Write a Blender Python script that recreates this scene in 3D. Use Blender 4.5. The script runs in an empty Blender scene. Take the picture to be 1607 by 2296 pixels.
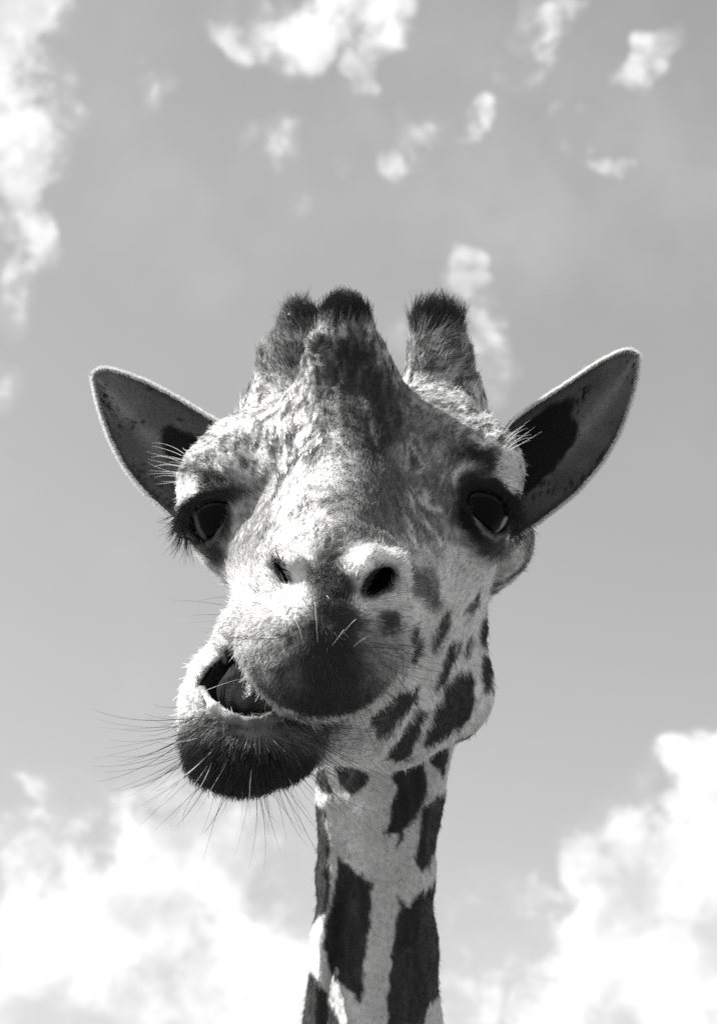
import bpy, math, time
import numpy as np
from mathutils import Matrix, Vector

T0 = time.time()
# ------------------------------------------------------------------ camera, sky, sun, exposure
PITCH = math.radians(30.0)          # the camera looks up at the animal
CAM_H = 3.30                        # lens height above the ground (m)
F = 1992.0                          # focal length in pixels of a 716 px wide frame
K = 1607.0 / 716.0
cp, sp = math.cos(PITCH), math.sin(PITCH)
# "sight" frame: X right, Y along the line of sight, Z up the picture -> world
R3 = np.array([[1, 0, 0], [0, cp, -sp], [0, sp, cp]], dtype=np.float64)
ORG = np.array([0.0, 0.0, CAM_H])


def to_world(p):
    return np.asarray(p, dtype=np.float64) @ R3.T + ORG


sc = bpy.context.scene
cam_d = bpy.data.cameras.new('camera')
cam = bpy.data.objects.new('camera', cam_d)
sc.collection.objects.link(cam)
cam.location = ORG
cam.rotation_euler = (math.pi / 2 + PITCH, 0, 0)
cam_d.sensor_fit = 'HORIZONTAL'
cam_d.sensor_width = 24.0
cam_d.lens = 24.0 * F / 716.0
cam_d.clip_start = 0.05
cam_d.clip_end = 5000
cam_d.dof.use_dof = True
cam_d.dof.focus_distance = 1.58
cam_d.dof.aperture_fstop = 11.0
sc.camera = cam
sc.render.resolution_x, sc.render.resolution_y = 716, 1024

SUN_SIGHT = np.array([-0.66, 0.31, 0.69])
SUN_SIGHT /= np.linalg.norm(SUN_SIGHT)
SUN_W = R3 @ SUN_SIGHT
SUN_EL = math.asin(SUN_W[2])
SUN_AZ = math.atan2(SUN_W[0], SUN_W[1])     # clockwise from +Y

sun_d = bpy.data.lights.new('sun', 'SUN')
sun_d.energy = 5.0
sun_d.angle = math.radians(0.53)
sun_d.color = (1.0, 0.99, 0.98)
sun = bpy.data.objects.new('sun', sun_d)
sc.collection.objects.link(sun)
sun.rotation_euler = Vector(SUN_W).to_track_quat('Z', 'Y').to_euler()
sun.location = (-3, 0, 9)

sc.view_settings.view_transform = 'Standard'
sc.view_settings.look = 'None'
sc.view_settings.gamma = 1.0
sc.view_settings.use_curve_mapping = False
sc.view_settings.exposure = 1.32
sc.cycles.max_bounces = 10
sc.cycles.transparent_max_bounces = 8
sc.cycles.use_denoising = False
sc.cycles.sample_clamp_indirect = 6.0


def P(x, y, Y):
    """a point at distance Y on the sight line through (x, y) of the layout grid (1607 wide)"""
    return np.array([(x / K - 358.0) / F * Y, Y, (512.0 - y / K) / F * Y])


def S(Y):
    return Y / F / K


def proj(p):
    x = (p[:, 0] / p[:, 1] * F + 358.0) * K
    y = (512.0 - p[:, 2] / p[:, 1] * F) * K
    return x, y


# ------------------------------------------------------------------ sky with clouds
world = bpy.data.worlds.new('World')
sc.world = world
world.use_nodes = True
wt = world.node_tree
wt.nodes.clear()
WN, WL = wt.nodes, wt.links


def wmath(op, a, b=None, c=None, clamp=False):
    n = WN.new('ShaderNodeMath')
    n.operation = op
    n.use_clamp = clamp
    for i, v in enumerate((a, b, c)):
        if v is None:
            continue
        if isinstance(v, (int, float)):
            n.inputs[i].default_value = v
        else:
            WL.new(v, n.inputs[i])
    return n.outputs[0]


def wvec(op, a, b=None, scale=None):
    n = WN.new('ShaderNodeVectorMath')
    n.operation = op
    for i, v in enumerate((a, b)):
        if v is None:
            continue
        if isinstance(v, (tuple, list, np.ndarray)):
            n.inputs[i].default_value = tuple(v)
        else:
            WL.new(v, n.inputs[i])
    if scale is not None:
        n.inputs['Scale'].default_value = scale
    return n.outputs['Value'] if op in ('DOT_PRODUCT', 'LENGTH') else n.outputs[0]


def wsmooth(v, lo, hi, a=0.0, b=1.0):
    n = WN.new('ShaderNodeMapRange')
    n.interpolation_type = 'SMOOTHSTEP'
    WL.new(v, n.inputs[0])
    n.inputs[1].default_value, n.inputs[2].default_value = lo, hi
    n.inputs[3].default_value, n.inputs[4].default_value = a, b
    return n.outputs[0]


def wnoise(vec, scale, detail, rough, dist=0.0, off=(0, 0, 0)):
    n = WN.new('ShaderNodeTexNoise')
    n.inputs['Scale'].default_value = scale
    n.inputs['Detail'].default_value = detail
    n.inputs['Roughness'].default_value = rough
    n.inputs['Distortion'].default_value = dist
    WL.new(wvec('ADD', vec, off), n.inputs['Vector'])
    return n


geo = WN.new('ShaderNodeTexCoord')
dirv = wvec('NORMALIZE', geo.outputs['Generated'])
sky = WN.new('ShaderNodeTexSky')
sky.sky_type = 'NISHITA'
sky.sun_disc = False
sky.sun_elevation = SUN_EL
sky.sun_rotation = SUN_AZ
sky.altitude = 200
sky.air_density = 1.0
sky.dust_density = 1.2
sky.ozone_density = 1.0
bw = WN.new('ShaderNodeRGBToBW')
WL.new(sky.outputs[0], bw.inputs[0])

# cloud field on the sky sphere: soft banks (direction, angular radius, weight) broken up by fractal noise
warp = wnoise(dirv, 24.0, 2, 0.6)
warpv = wvec('SCALE', wvec('SUBTRACT', warp.outputs['Color'], (0.5, 0.5, 0.5)), scale=0.10)
dw = wvec('NORMALIZE', wvec('ADD', dirv, wvec('SCALE', warpv, scale=0.40)))
dn = wvec('ADD', dirv, wvec('SCALE', warpv, scale=0.16))
BANKS = [  # x, y on the layout grid, radius there, weight
    (300, 2240, 340, 1.45), (30, 2060, 170, 0.8), (500, 2010, 170, 0.8), (330, 1900, 110, .6), (620, 2290, 190, .95), (80, 2290, 220, 1.1),
    (1550, 2040, 215, 1.75), (1430, 2240, 180, 1.6), (1660, 1850, 165, 1.6), (1330, 1930, 80, .65), (1300, 2300, 130, .8), (1130, 2080, 110, .5), (1010, 2210, 110, .5), (120, 1750, 70, .40),
    (10, 60, 110, 1.0), (20, 190, 120, 1.05), (105, 60, 55, .6), (110, 230, 70, .65), (55, 310, 70, .8), (10, 430, 65, .9), (25, 525, 80, 1.0), (95, 560, 34, .6), (5, 600, 60, .8), (25, 685, 50, .5), (20, 850, 50, .5),
    (555, 65, 55, .7), (605, 105, 60, .85), (660, 85, 65, .85), (720, 60, 60, .75), (775, 20, 65, .8), (865, 45, 60, .8), (510, 15, 60, .5),
    (330, 165, 45, .75), (345, 210, 34, .7), (340, 250, 24, .6), (378, 185, 30, .6),
    (818, 140, 36, .75), (818, 180, 30, .7), (945, 275, 48, .75), (1005, 280, 48, .8), (1065, 255, 36, .65), (935, 330, 48, .8), (895, 380, 46, .75), (915, 418, 30, .65), (988, 375, 30, .55),
    (570, 335, 46, .75), (622, 325, 46, .75), (602, 370, 32, .7), (612, 408, 26, .65), (655, 435, 30, .7),
    (1205, 30, 58, .8), (1180, 100, 55, .75), (1140, 150, 46, .65), (1255, 10, 44, .7), (1270, 112, 22, .5),
    (1465, 95, 42, .8), (1458, 150, 42, .8), (1408, 190, 36, .7), (1335, 250, 36, .7), (1320, 325, 42, .8), (1360, 345, 46, .85), (1382, 285, 34, .7), (1240, 235, 24, .6), (1228, 350, 26, .45), (450, 340, 26, .5), (770, 345, 36, .4),
    (1045, 612, 48, .7), (1085, 655, 38, .65), (1097, 715, 36, .65), (1092, 780, 40, .7), (1108, 835, 40, .7), (1086, 892, 32, .6), (892, 740, 36, .45),
]
acc = None
for bx_, by_, br_, wgt in BANKS:
    c = P(bx_, by_, 1.0)
    c = R3 @ (c / np.linalg.norm(c))
    ang = br_ / K / F
    d = wvec('DOT_PRODUCT', dw, c)
    m = wsmooth(d, math.cos(ang * 1.7), math.cos(ang * 0.1), 0.0, wgt * 1.06)
    acc = m if acc is None else wmath('MAXIMUM', acc, m)
# the rest of the sky carries the same scattered fair-weather cloud
inside = wvec('DOT_PRODUCT', dirv, R3 @ np.array([0, 1.0, 0]))
gen_n = wnoise(dw, 6.0, 2, 0.5, 0.0, (3.1, 1.7, 0.4))
gen = wsmooth(gen_n.outputs['Fac'], 0.47, 0.72, 0.0, 1.1)
gen = wmath('MULTIPLY', gen, wsmooth(inside, 0.935, 0.90))
acc = wmath('MAXIMUM', acc, gen)
big = wnoise(dn, 20.0, 8, 0.63, 0.0, (0.37, 0.11, 0.83))
tex = big.outputs['Fac']
dens = wmath('ADD', acc, wmath('MULTIPLY', wmath('SUBTRACT', tex, 0.545), 5.0))
dens = wmath('MULTIPLY', dens, wsmooth(acc, 0.02, 0.45))
cover = wsmooth(dens, 0.20, 1.12)
halo = wmath('MULTIPLY', wsmooth(acc, 0.05, 0.95, 0.0, 0.36), wsmooth(tex, 0.36, 0.60))
cover = wmath('MAXIMUM', cover, halo)
veil = wnoise(dn, 4.5, 4, 0.55, 0.0, (5.2, 8.8, 1.3))
cover = wmath('MAXIMUM', cover, wsmooth(veil.outputs['Fac'], 0.42, 0.80, 0.0, 0.22))
# brightness of the cloud itself: thick parts a little greyer inside
shade_n = wnoise(dn, 21.0, 3, 0.6, 0.0, (7.3, 2.2, 5.1))
cl = wsmooth(shade_n.outputs['Fac'], 0.32, 0.62, 0.66, 1.0)
SKY_K, CLOUD_K = 0.104, 0.455
skyv = wmath('MULTIPLY', bw.outputs[0], SKY_K)
cloudv = wmath('MULTIPLY', cl, CLOUD_K)
mixv = wmath('ADD', wmath('MULTIPLY', skyv, wmath('SUBTRACT', 1.0, cover)), wmath('MULTIPLY', cloudv, cover))
comb = WN.new('ShaderNodeCombineColor')
for i in range(3):
    WL.new(mixv, comb.inputs[i])
bg = WN.new('ShaderNodeBackground')
bg.inputs['Strength'].default_value = 1.0
WL.new(comb.outputs[0], bg.inputs['Color'])
wo = WN.new('ShaderNodeOutputWorld')
WL.new(bg.outputs[0], wo.inputs['Surface'])
world.cycles.sampling_method = 'MANUAL'
world.cycles.sample_map_resolution = 512

# ------------------------------------------------------------------ small numeric toolkit
rng = np.random.default_rng(7)
_HT = rng.random(65536).astype(np.float32)


def _h(i, j, k):
    return _HT[(i * 7919 + j * 104729 + k * 1299709 + (i * j) * 31 + (j * k) * 17) & 65535]


def vnoise(p, scale, seed=0):
    q = np.asarray(p, dtype=np.float32) * np.float32(scale) + np.float32(seed * 13.37 + 500)
    i = np.floor(q).astype(np.int64)
    f = q - i
    f = f * f * (3 - 2 * f)
    x, y, z = i[:, 0], i[:, 1], i[:, 2]
    fx, fy, fz = f[:, 0], f[:, 1], f[:, 2]
    c = lambda a, b, d: _h(x + a, y + b, z + d)
    l = lambda a, b, t: a + (b - a) * t
    return l(l(l(c(0, 0, 0), c(1, 0, 0), fx), l(c(0, 1, 0), c(1, 1, 0), fx), fy),
             l(l(c(0, 0, 1), c(1, 0, 1), fx), l(c(0, 1, 1), c(1, 1, 1), fx), fy), fz)


def fbm(p, scale, octv=3, seed=0):
    o, a, s = 0, 0.5, 0
    for k in range(octv):
        o = o + a * vnoise(p, scale * 2 ** k, seed + k)
        s += a
        a *= 0.5
    return o / s


def sstep(lo, hi, v):
    t = np.clip((v - lo) / (hi - lo), 0, 1)
    return t * t * (3 - 2 * t)


def rotm(rx=0, ry=0, rz=0):
    from math import radians as r
    return np.array((Matrix.Rotation(r(rz), 3, 'Z') @ Matrix.Rotation(r(ry), 3, 'Y') @ Matrix.Rotation(r(rx), 3, 'X')))


def ell(p, c, r, M=None):
    q = p - np.asarray(c, dtype=np.float32)
    if M is not None:
        q = q @ M.astype(np.float32)
    r = np.asarray(r, dtype=np.float32)
    a = q / r
    k0 = np.sqrt((a * a).sum(1)) + 1e-6
    b = a / r
    k1 = np.sqrt((b * b).sum(1)) + 1e-6
    return k0 * (k0 - 1) / k1


def cone(p, a, b, ra, rb, sy=1.0):
    """round cone; sy > 1 stretches it along Y"""
    a = np.array(a, dtype=np.float32); b = np.array(b, dtype=np.float32)
    q = p - a
    ba = b - a
    if sy != 1.0:
        q = q / np.array([1, sy, 1], dtype=np.float32)
        ba = ba / np.array([1, sy, 1], dtype=np.float32)
    t = np.clip((q @ ba) / (ba @ ba), 0, 1)
    t2 = t
    return np.sqrt(((q - t[:, None] * ba) ** 2).sum(1)) - (ra + (rb - ra) * t2)


def chain(p, pts, sy=1.0, k=0.02):
    d = None
    for (a, ra), (b, rb) in zip(pts[:-1], pts[1:]):
        e = cone(p, a, b, ra, rb, sy)
        d = e if d is None else smin(d, e, k)
    return d


def smin(a, b, k):
    h = np.clip(0.5 + 0.5 * (b - a) / k, 0, 1)
    return b + (a - b) * h - k * h * (1 - h)


def smax(a, b, k):
    return -smin(-a, -b, k)


def poly_sd(x, y, pts):
    """signed distance to a closed polygon, negative inside"""
    pts = np.asarray(pts, float)
    d = np.full(len(x), 1e18); s = np.ones(len(x))
    for i in range(len(pts)):
        a = pts[i]; b = pts[i - 1]
        ex, ey = b - a
        wx, wy = x - a[0], y - a[1]
        t = np.clip((wx * ex + wy * ey) / (ex * ex + ey * ey), 0, 1)
        d = np.minimum(d, (wx - ex * t) ** 2 + (wy - ey * t) ** 2)
        c1 = y >= a[1]; c2 = y < b[1]; c3 = ex * wy > ey * wx
        s = np.where((c1 & c2 & c3) | (~c1 & ~c2 & ~c3), -s, s)
    return s * np.sqrt(d)


# ------------------------------------------------------------------ the head and neck as one signed distance field
EYES = {  # centre, radius, facing
    'r': (P(1070, 1135, 1.775), 0.0300, np.array([0.52, -0.84, -0.15])),
    'l': (P(497, 1153, 1.775), 0.0295, np.array([-0.55, -0.82, -0.18])),
}
for k_ in EYES:
    c_, r_, n_ = EYES[k_]
    EYES[k_] = (c_, r_, n_ / np.linalg.norm(n_))


ROLL = {'r': 36, 'l': -40}


def px(n, Y):
    return n * S(Y)


MOUTH = [(505, 1478), (474, 1503), (449, 1541), (470, 1575), (495, 1597), (526, 1613), (563, 1619), (601, 1611), (640, 1596), (700, 1604), (690, 1530), (610, 1475), (545, 1468)]


def head_base(p):
    p = p.astype(np.float32)
    E = lambda x, y, Y, rx, ry, rz, M=None: ell(p, P(x, y, Y), (px(rx, Y), ry, px(rz, Y)), M)

    def C(x, y, Y, r, x2, y2, Y2, r2, sy=1.0):
        return cone(p, P(x, y, Y), P(x2, y2, Y2), px(r, Y), px(r2, Y2), sy)
    # cranium and forehead
    d = E(812, 1075, 1.93, 285, 0.13, 205)
    d = smin(d, E(640, 1060, 1.86, 190, 0.075, 130, rotm(0, 22, 0)), 0.04)
    d = smin(d, E(965, 1050, 1.86, 180, 0.075, 140, rotm(0, -22, 0)), 0.04)
    # brows / orbits
    d = smin(d, E(492, 1080, 1.81, 92, 0.050, 92), 0.035)
    d = smin(d, E(1082, 1062, 1.81, 90, 0.050, 92), 0.035)
    d = smin(d, E(510, 1190, 1.83, 84, 0.048, 86), 0.03)
    d = smin(d, E(1060, 1180, 1.83, 84, 0.048, 90), 0.03)
    # upper face wedge
    d = smin(d, C(765, 1075, 1.80, 135, 742, 1275, 1.545, 108), 0.045)
    d = smin(d, C(790, 1250, 1.83, 220, 735, 1375, 1.57, 158), 0.04)
    d = smin(d, C(600, 1240, 1.80, 95, 640, 1330, 1.58, 90), 0.04)
    d = smin(d, C(955, 1250, 1.85, 92, 845, 1380, 1.60, 62), 0.05)
    # nose bridge crest and median horn
    d = smin(d, C(755, 985, 1.755, 70, 742, 1180, 1.60, 62), 0.035)
    horn = chain(p, [(P(757, 1010, 1.82), px(160, 1.82)), (P(780, 880, 1.83), px(116, 1.8)), (P(775, 805, 1.82), px(77, 1.8)), (P(773, 745, 1.815), px(51, 1.8)), (P(772, 714, 1.815), px(46, 1.8))], 1.0, 0.02)
    d = smin(d, horn, 0.03)
    d = smin(d, E(715, 770, 1.765, 26, 0.012, 22), 0.012)
    # paired ossicones
    ro = chain(p, [(P(1000, 930, 1.93), px(90, 1.93)), (P(985, 820, 1.945), px(62, 1.945)), (P(977, 742, 1.965), px(55, 1.965))], 1.0, 0.02)
    d = smin(d, ro, 0.03)
    d = smin(d, E(1062, 905, 1.965, 22, 0.02, 60), 0.02)
    lo = chain(p, [(P(625, 920, 1.93), px(86, 1.93)), (P(652, 815, 1.945), px(60, 1.945)), (P(684, 746, 1.965), px(54, 1.965))], 1.0, 0.02)
    d = smin(d, lo, 0.03)
    # cheeks and jaw
    d = smin(d, C(1000, 1240, 1.90, 95, 990, 1545, 1.92, 100), 0.05)
    d = smin(d, C(905, 1300, 1.84, 110, 905, 1520, 1.86, 120), 0.05)
    d = smin(d, C(985, 1560, 1.915, 102, 880, 1610, 1.84, 98), 0.03)
    d = smin(d, C(640, 1300, 1.90, 90, 680, 1560, 1.92, 95), 0.05)
    d = smin(d, C(880, 1612, 1.83, 96, 700, 1640, 1.66, 76), 0.03)
    # muzzle
    d = smin(d, E(735, 1390, 1.57, 178, 0.07, 150), 0.03)
    # left corner of the mouth
    d = smin(d, E(534, 1425, 1.575, 48, 0.042, 52), 0.022)
    d = smin(d, E(474, 1502, 1.545, 40, 0.033, 52, rotm(0, 28, 0)), 0.018)
    # lower lip and chin
    low = E(574, 1668, 1.515, 138, 0.060, 90)
    low = smin(low, E(525, 1700, 1.52, 80, 0.045, 58), 0.02)
    low = smin(low, E(456, 1588, 1.52, 48, 0.038, 66, rotm(0, -24, 0)), 0.03)
    low = smin(low, E(645, 1648, 1.575, 80, 0.05, 62), 0.03)
    d = smin(d, low, 0.018)
    # mouth opening
    x2, y2 = proj(p)
    sel = (x2 > 380) & (x2 < 760) & (y2 > 1400) & (y2 < 1690) & (p[:, 1] < 1.68)
    if sel.any():
        mo = poly_sd(x2[sel], y2[sel], MOUTH) * S(1.49)
        mo = smax(mo.astype(np.float32), p[sel, 1] - 1.615, 0.02)
        d[sel] = smax(d[sel], -mo, 0.006)
    # thin wet rim of the lower lip
    rim = [(P(452, 1545, 1.482), px(9, 1.48)), (P(478, 1585, 1.470), px(10, 1.47)), (P(520, 1612, 1.464), px(11, 1.46)), (P(560, 1621, 1.462), px(11, 1.46)),
           (P(604, 1613, 1.466), px(11, 1.46)), (P(650, 1590, 1.475), px(9, 1.46))]
    d = smin(d, chain(p, rim, 1.0, 0.004), 0.006)
    # upper lip, hanging over the mouth
    up = E(724, 1466, 1.478, 181, 0.058, 152)
    up = smin(up, E(622, 1434, 1.510, 92, 0.045, 82, rotm(0, -25, 0)), 0.02)
    up = smin(up, E(828, 1450, 1.505, 82, 0.045, 105), 0.02)
    d = smin(d, up, 0.005)
    d = smin(d, E(735, 1375, 1.535, 150, 0.060, 90), 0.03)
    # fold beside the muzzle on the right
    d = smin(d, chain(p, [(P(850, 1215, 1.555), px(14, 1.55)), (P(905, 1260, 1.56), px(16, 1.55)), (P(918, 1340, 1.565), px(14, 1.55)), (P(900, 1420, 1.565), px(12, 1.55))], 1.0, 0.01), 0.014)
    # wall of the mouth behind the opening
    d = smin(d, E(552, 1538, 1.672, 98, 0.052, 95), 0.01)
    d = smin(d, chain(p, [(P(535, 1430, 1.62), px(40, 1.62)), (P(468, 1500, 1.612), px(28, 1.62)), (P(446, 1556, 1.605), px(27, 1.62)), (P(475, 1630, 1.60), px(36, 1.62))], 1.0, 0.01), 0.012)
    # nostril pads
    d = smin(d, E(838, 1292, 1.505, 72, 0.036, 68), 0.018)
    d = smin(d, E(632, 1300, 1.515, 62, 0.034, 66), 0.018)
    d = smin(d, E(742, 1330, 1.492, 60, 0.022, 70), 0.03)
    # nostrils: slanting openings
    n1 = ell(p, P(846, 1300, 1.478), (px(60, 1.48), 0.050, px(31, 1.48)), rotm(0, -46, 0) @ rotm(0, 0, 0))
    n1 = smin(n1, ell(p, P(862, 1298, 1.480), (px(30, 1.48), 0.030, px(34, 1.48))), 0.008)
    d = smax(d, -n1, 0.007)
    n2 = ell(p, P(632, 1282, 1.488), (px(46, 1.49), 0.050, px(21, 1.49)), rotm(0, 55, 0))
    d = smax(d, -n2, 0.006)
    # rolled nostril wings
    d = smin(d, chain(p, [(P(802, 1345, 1.472), px(15, 1.47)), (P(800, 1290, 1.468), px(19, 1.47)), (P(832, 1252, 1.474), px(20, 1.47)), (P(880, 1258, 1.483), px(14, 1.47))], 1.0, 0.008), 0.012)
    d = smin(d, chain(p, [(P(672, 1330, 1.482), px(13, 1.47)), (P(658, 1270, 1.480), px(17, 1.47)), (P(628, 1238, 1.495), px(12, 1.47))], 1.0, 0.008), 0.012)
    # eyes: lids over the ball, then the opening
    for k_, (ce, re, ne) in EYES.items():
        d = smin(d, np.sqrt(((p - ce.astype(np.float32)) ** 2).sum(1)) - (re + 0.0045), 0.022)
        sgn = 1 if k_ == 'r' else -1
        M = frame_of(ne, ROLL[k_])
        op = ell(p, ce + ne * re * 0.92 + np.array([0, 0, -0.002]), (0.0305, 0.0220, 0.0225), M)
        # upper lid stays lower, lower lid is cut deeper
        d = smax(d, -op, 0.0035)
        # heavy upper lid and brow ridge
        a1 = ce + M @ np.array([-0.029, -re * 0.55, 0.008]); a2 = ce + M @ np.array([0.0, -re * 1.0, 0.0225]); a3 = ce + M @ np.array([0.031, -re * 0.50, 0.002])
        d = smin(d, chain(p, [(a1, 0.0035), (a2, 0.0050), (a3, 0.0042)], 1.0, 0.006), 0.008)
        b1 = ce + M @ np.array([-0.022, -re * 0.75, -0.017]); b2 = ce + M @ np.array([0.004, -re * 0.9, -0.0215]); b3 = ce + M @ np.array([0.026, -re * 0.6, -0.012])
        d = smin(d, chain(p, [(b1, 0.0030), (b2, 0.0036), (b3, 0.0030)], 1.0, 0.005), 0.006)
    # drooping upper lids
    for ln in ([(1062, 1092, 1.752), (1105, 1086, 1.748), (1146, 1122, 1.762), (1166, 1166, 1.782)], [(502, 1106, 1.748), (455, 1110, 1.747), (418, 1142, 1.765), (400, 1186, 1.785)]):
        d = smin(d, chain(p, [(P(*q), px(9, 1.76)) for q in ln], 1.0, 0.004), 0.008)
    # parotid bulge behind the right cheek
    d = smin(d, E(1118, 1225, 2.00, 70, 0.07, 84, rotm(0, 28, 0)), 0.02)
    d = smin(d, C(1085, 1215, 2.00, 70, 980, 1230, 1.95, 110), 0.03)
    d = smin(d, C(1060, 1250, 2.02, 70, 900, 1480, 2.08, 120), 0.03)
    # flesh between the jaws
    d = smin(d, E(800, 1530, 1.755, 125, 0.115, 95), 0.02)
    # neck
    d = smin(d, neck_sdf(p), 0.025)
    return d


def head_sdf(p):
    p = p.astype(np.float32)
    d = head_base(p)
    for sgn, rr, pts in details():
        lo_ = np.min([q for q, _ in pts], 0) - 0.03; hi_ = np.max([q for q, _ in pts], 0) + 0.03
        m = ((p > lo_) & (p < hi_)).all(1)
        if not m.any():
            continue
        e = chain(p[m], pts, 1.0, 0.004)
        d[m] = smin(d[m], e, rr * 1.1) if sgn > 0 else smax(d[m], -e, rr * 1.3)
    # soft hide unevenness
    d = d + (fbm(p, 38, 2, 3) - 0.5) * 0.0035 + (vnoise(p, 120, 9) - 0.5) * 0.0012
    return d


def frame_of(n, roll_deg):
    """columns: slit axis, -facing... local X along the slit, local Y = -n, local Z up"""
    y = -n
    z = np.array([0, 0, 1.0]); z = z - y * (z @ y); z /= np.linalg.norm(z)
    x = np.cross(y, z)
    a = math.radians(roll_deg)
    x2 = x * math.cos(a) - z * math.sin(a)
    z2 = x * math.sin(a) + z * math.cos(a)
    return np.stack([x2, y, z2], axis=1)


DETAIL = [  # +1 ridge / -1 crease, half width, line on the hide
    (-1, 10, [(652, 985), (655, 1040), (645, 1090), (625, 1140)]), (-1, 6, [(610, 1010), (618, 1060), (606, 1110)]),
    (1, 9, [(632, 1000), (634, 1080), (612, 1150), (590, 1215)]), (-1, 8, [(575, 1328), (600, 1348), (621, 1362), (648, 1384)]),
    (-1, 15, [(905, 1225), (924, 1300), (920, 1370), (914, 1430), (912, 1490)]), (1, 13, [(880, 1238), (903, 1290), (898, 1350), (872, 1392)]), (1, 7, [(868, 1085), (890, 1150), (904, 1200)]),
    (-1, 9, [(860, 1050), (850, 1100), (872, 1155), (880, 1200)]), (-1, 9, [(492, 1420), (502, 1455), (528, 1485)]),
    (-1, 7, [(846, 1372), (866, 1400), (868, 1440)]), (-1, 5, [(1040, 1015), (1090, 985), (1140, 998)]), (-1, 5, [(1050, 1000), (1095, 970), (1135, 980)]),
    (-1, 5, [(425, 1035), (470, 1012), (520, 1010)]), (1, 12, [(712, 800), (708, 870), (716, 930), (726, 1000)]), (-1, 9, [(740, 800), (744, 880), (757, 970)]), (1, 10, [(800, 840), (825, 910), (838, 990), (850, 1060)]), (-1, 8, [(822, 830), (850, 900), (862, 980)]),
    (-1, 7, [(700, 812), (760, 800), (830, 815)]), (1, 7, [(905, 1010), (940, 1060), (960, 1120)]),
    (-1, 6, [(930, 1000), (900, 1080), (915, 1150), (950, 1230)]), (-1, 6, [(555, 1100), (560, 1170), (545, 1230)]), (-1, 5, [(690, 1010), (684, 1070), (664, 1140)]),
    (-1, 8, [(612, 1232), (588, 1270), (584, 1315)]),
]
_det = []


def details():
    if not _det:
        for sg, r, line in DETAIL:
            ps = []
            for a_, b_ in zip(line[:-1], line[1:]):
                for t in (0, .33, .67):
                    ps.append((a_[0] + (b_[0] - a_[0]) * t, a_[1] + (b_[1] - a_[1]) * t))
            ps.append(line[-1])
            ys_ = np.arange(1.36, 2.3, 0.0015)
            out = []
            for n_, (x, y) in enumerate(ps):
                q = np.array([P(x, y, v) for v in ys_]); dd = head_base(q)
                i_ = int(np.argmax(dd < 0))
                w = 0.35 + 0.65 * math.sin(math.pi * (n_ + .5) / len(ps))
                Yh = ys_[i_]; rr = px(r, Yh) * w
                out.append((P(x, y, Yh + (0.35 if sg > 0 else -0.45) * rr), rr))
            _det.append((sg, px(r, 1.7), out))
    return _det


NECK = [(P(850, 1330, 2.06), .060), (P(856, 1620, 2.12), px(138, 2.12)), (P(849, 1800, 2.14), px(126, 2.14)), (P(842, 1960, 2.16), px(118, 2.16)),
        (P(838, 2140, 2.18), px(130, 2.18)), (P(835, 2300, 2.20), px(141, 2.20)), (P(830, 2460, 2.22), px(158, 2.22))]


def neck_sdf(p):
    d = chain(p, NECK, 1.5, 0.03)
    # muscle cords along the throat
    f = [(740, 1690, 2.06), (742, 1800, 2.05), (744, 1950, 2.06), (732, 2100, 2.07), (716, 2300, 2.08)]
    d = smin(d, chain(p, [(P(*a), px(16, 2.06)) for a in f], 1.0, 0.01), 0.022)
    f = [(985, 1650, 2.05), (950, 1780, 2.045), (935, 1900, 2.05), (925, 2100, 2.06)]
    d = smin(d, chain(p, [(P(*a), px(18, 2.06)) for a in f], 1.0, 0.01), 0.025)
    d = smin(d, chain(p, [(P(840, 1650, 2.05), px(60, 2.05)), (P(838, 1950, 2.06), px(46, 2.05)), (P(836, 2320, 2.085), px(50, 2.05))], 1.0, 0.02), 0.03)
    d = smin(d, chain(p, [(P(985, 1640, 2.10), px(28, 2.1)), (P(968, 1800, 2.16), px(14, 2.1))], 1.0, 0.01), 0.02)
    return d


def body_sdf(p):
    """the rest of the animal, below the picture (sight frame of a world shape)"""
    w = to_world(p).astype(np.float32)
    d = chain(p.astype(np.float32), [(P(833, 2370, 2.207), px(138, 2.2)), (P(830, 2470, 2.22), px(156, 2.22)), (P(826, 2800, 2.28), px(205, 2.28)), (P(820, 3250, 2.38), px(285, 2.38))], 1.5, 0.03)
    d = smin(d, chain(w, [(b_neck0, 0.15), (b_neck1, 0.20), (b_chest, 0.30)], 1.0, 0.15), 0.06)
    d = smin(d, chain(w, [(b_chest, 0.36), (b_chest + [0, 0.75, 0.05], 0.40), (b_chest + [0, 1.35, -.02], 0.33)], 1.0, 0.1), 0.15)
    for sx in (-1, 1):
        for yy, hk in ((-0.05, 0.0), (1.38, 0.10)):
            hip = b_chest + np.array([sx * 0.20, yy, -0.15]); z0 = hip[2]
            kn = np.array([hip[0], hip[1] - 0.03 + hk, z0 * 0.52]); ft = np.array([hip[0], hip[1] + hk * 0.3, 0.05])
            d = smin(d, chain(w, [(hip, 0.17), ((hip + kn) / 2, 0.10), (kn, 0.065), ((kn + ft) / 2, 0.045), (ft + [0, 0, .10], 0.05), (ft, 0.07)], 1.0, 0.03), 0.06)
    return d


_n1 = to_world(P(830, 2400, 2.22)); _n0 = to_world(P(845, 1960, 2.16)); _nd = (_n1 - _n0) / np.linalg.norm(_n1 - _n0)
b_neck0 = to_world(P(820, 3250, 2.38))
b_neck1 = _n1 + _nd * 0.85
b_chest = _n1 + _nd * 1.35
b_chest[2] = max(b_chest[2], 2.0)


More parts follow.
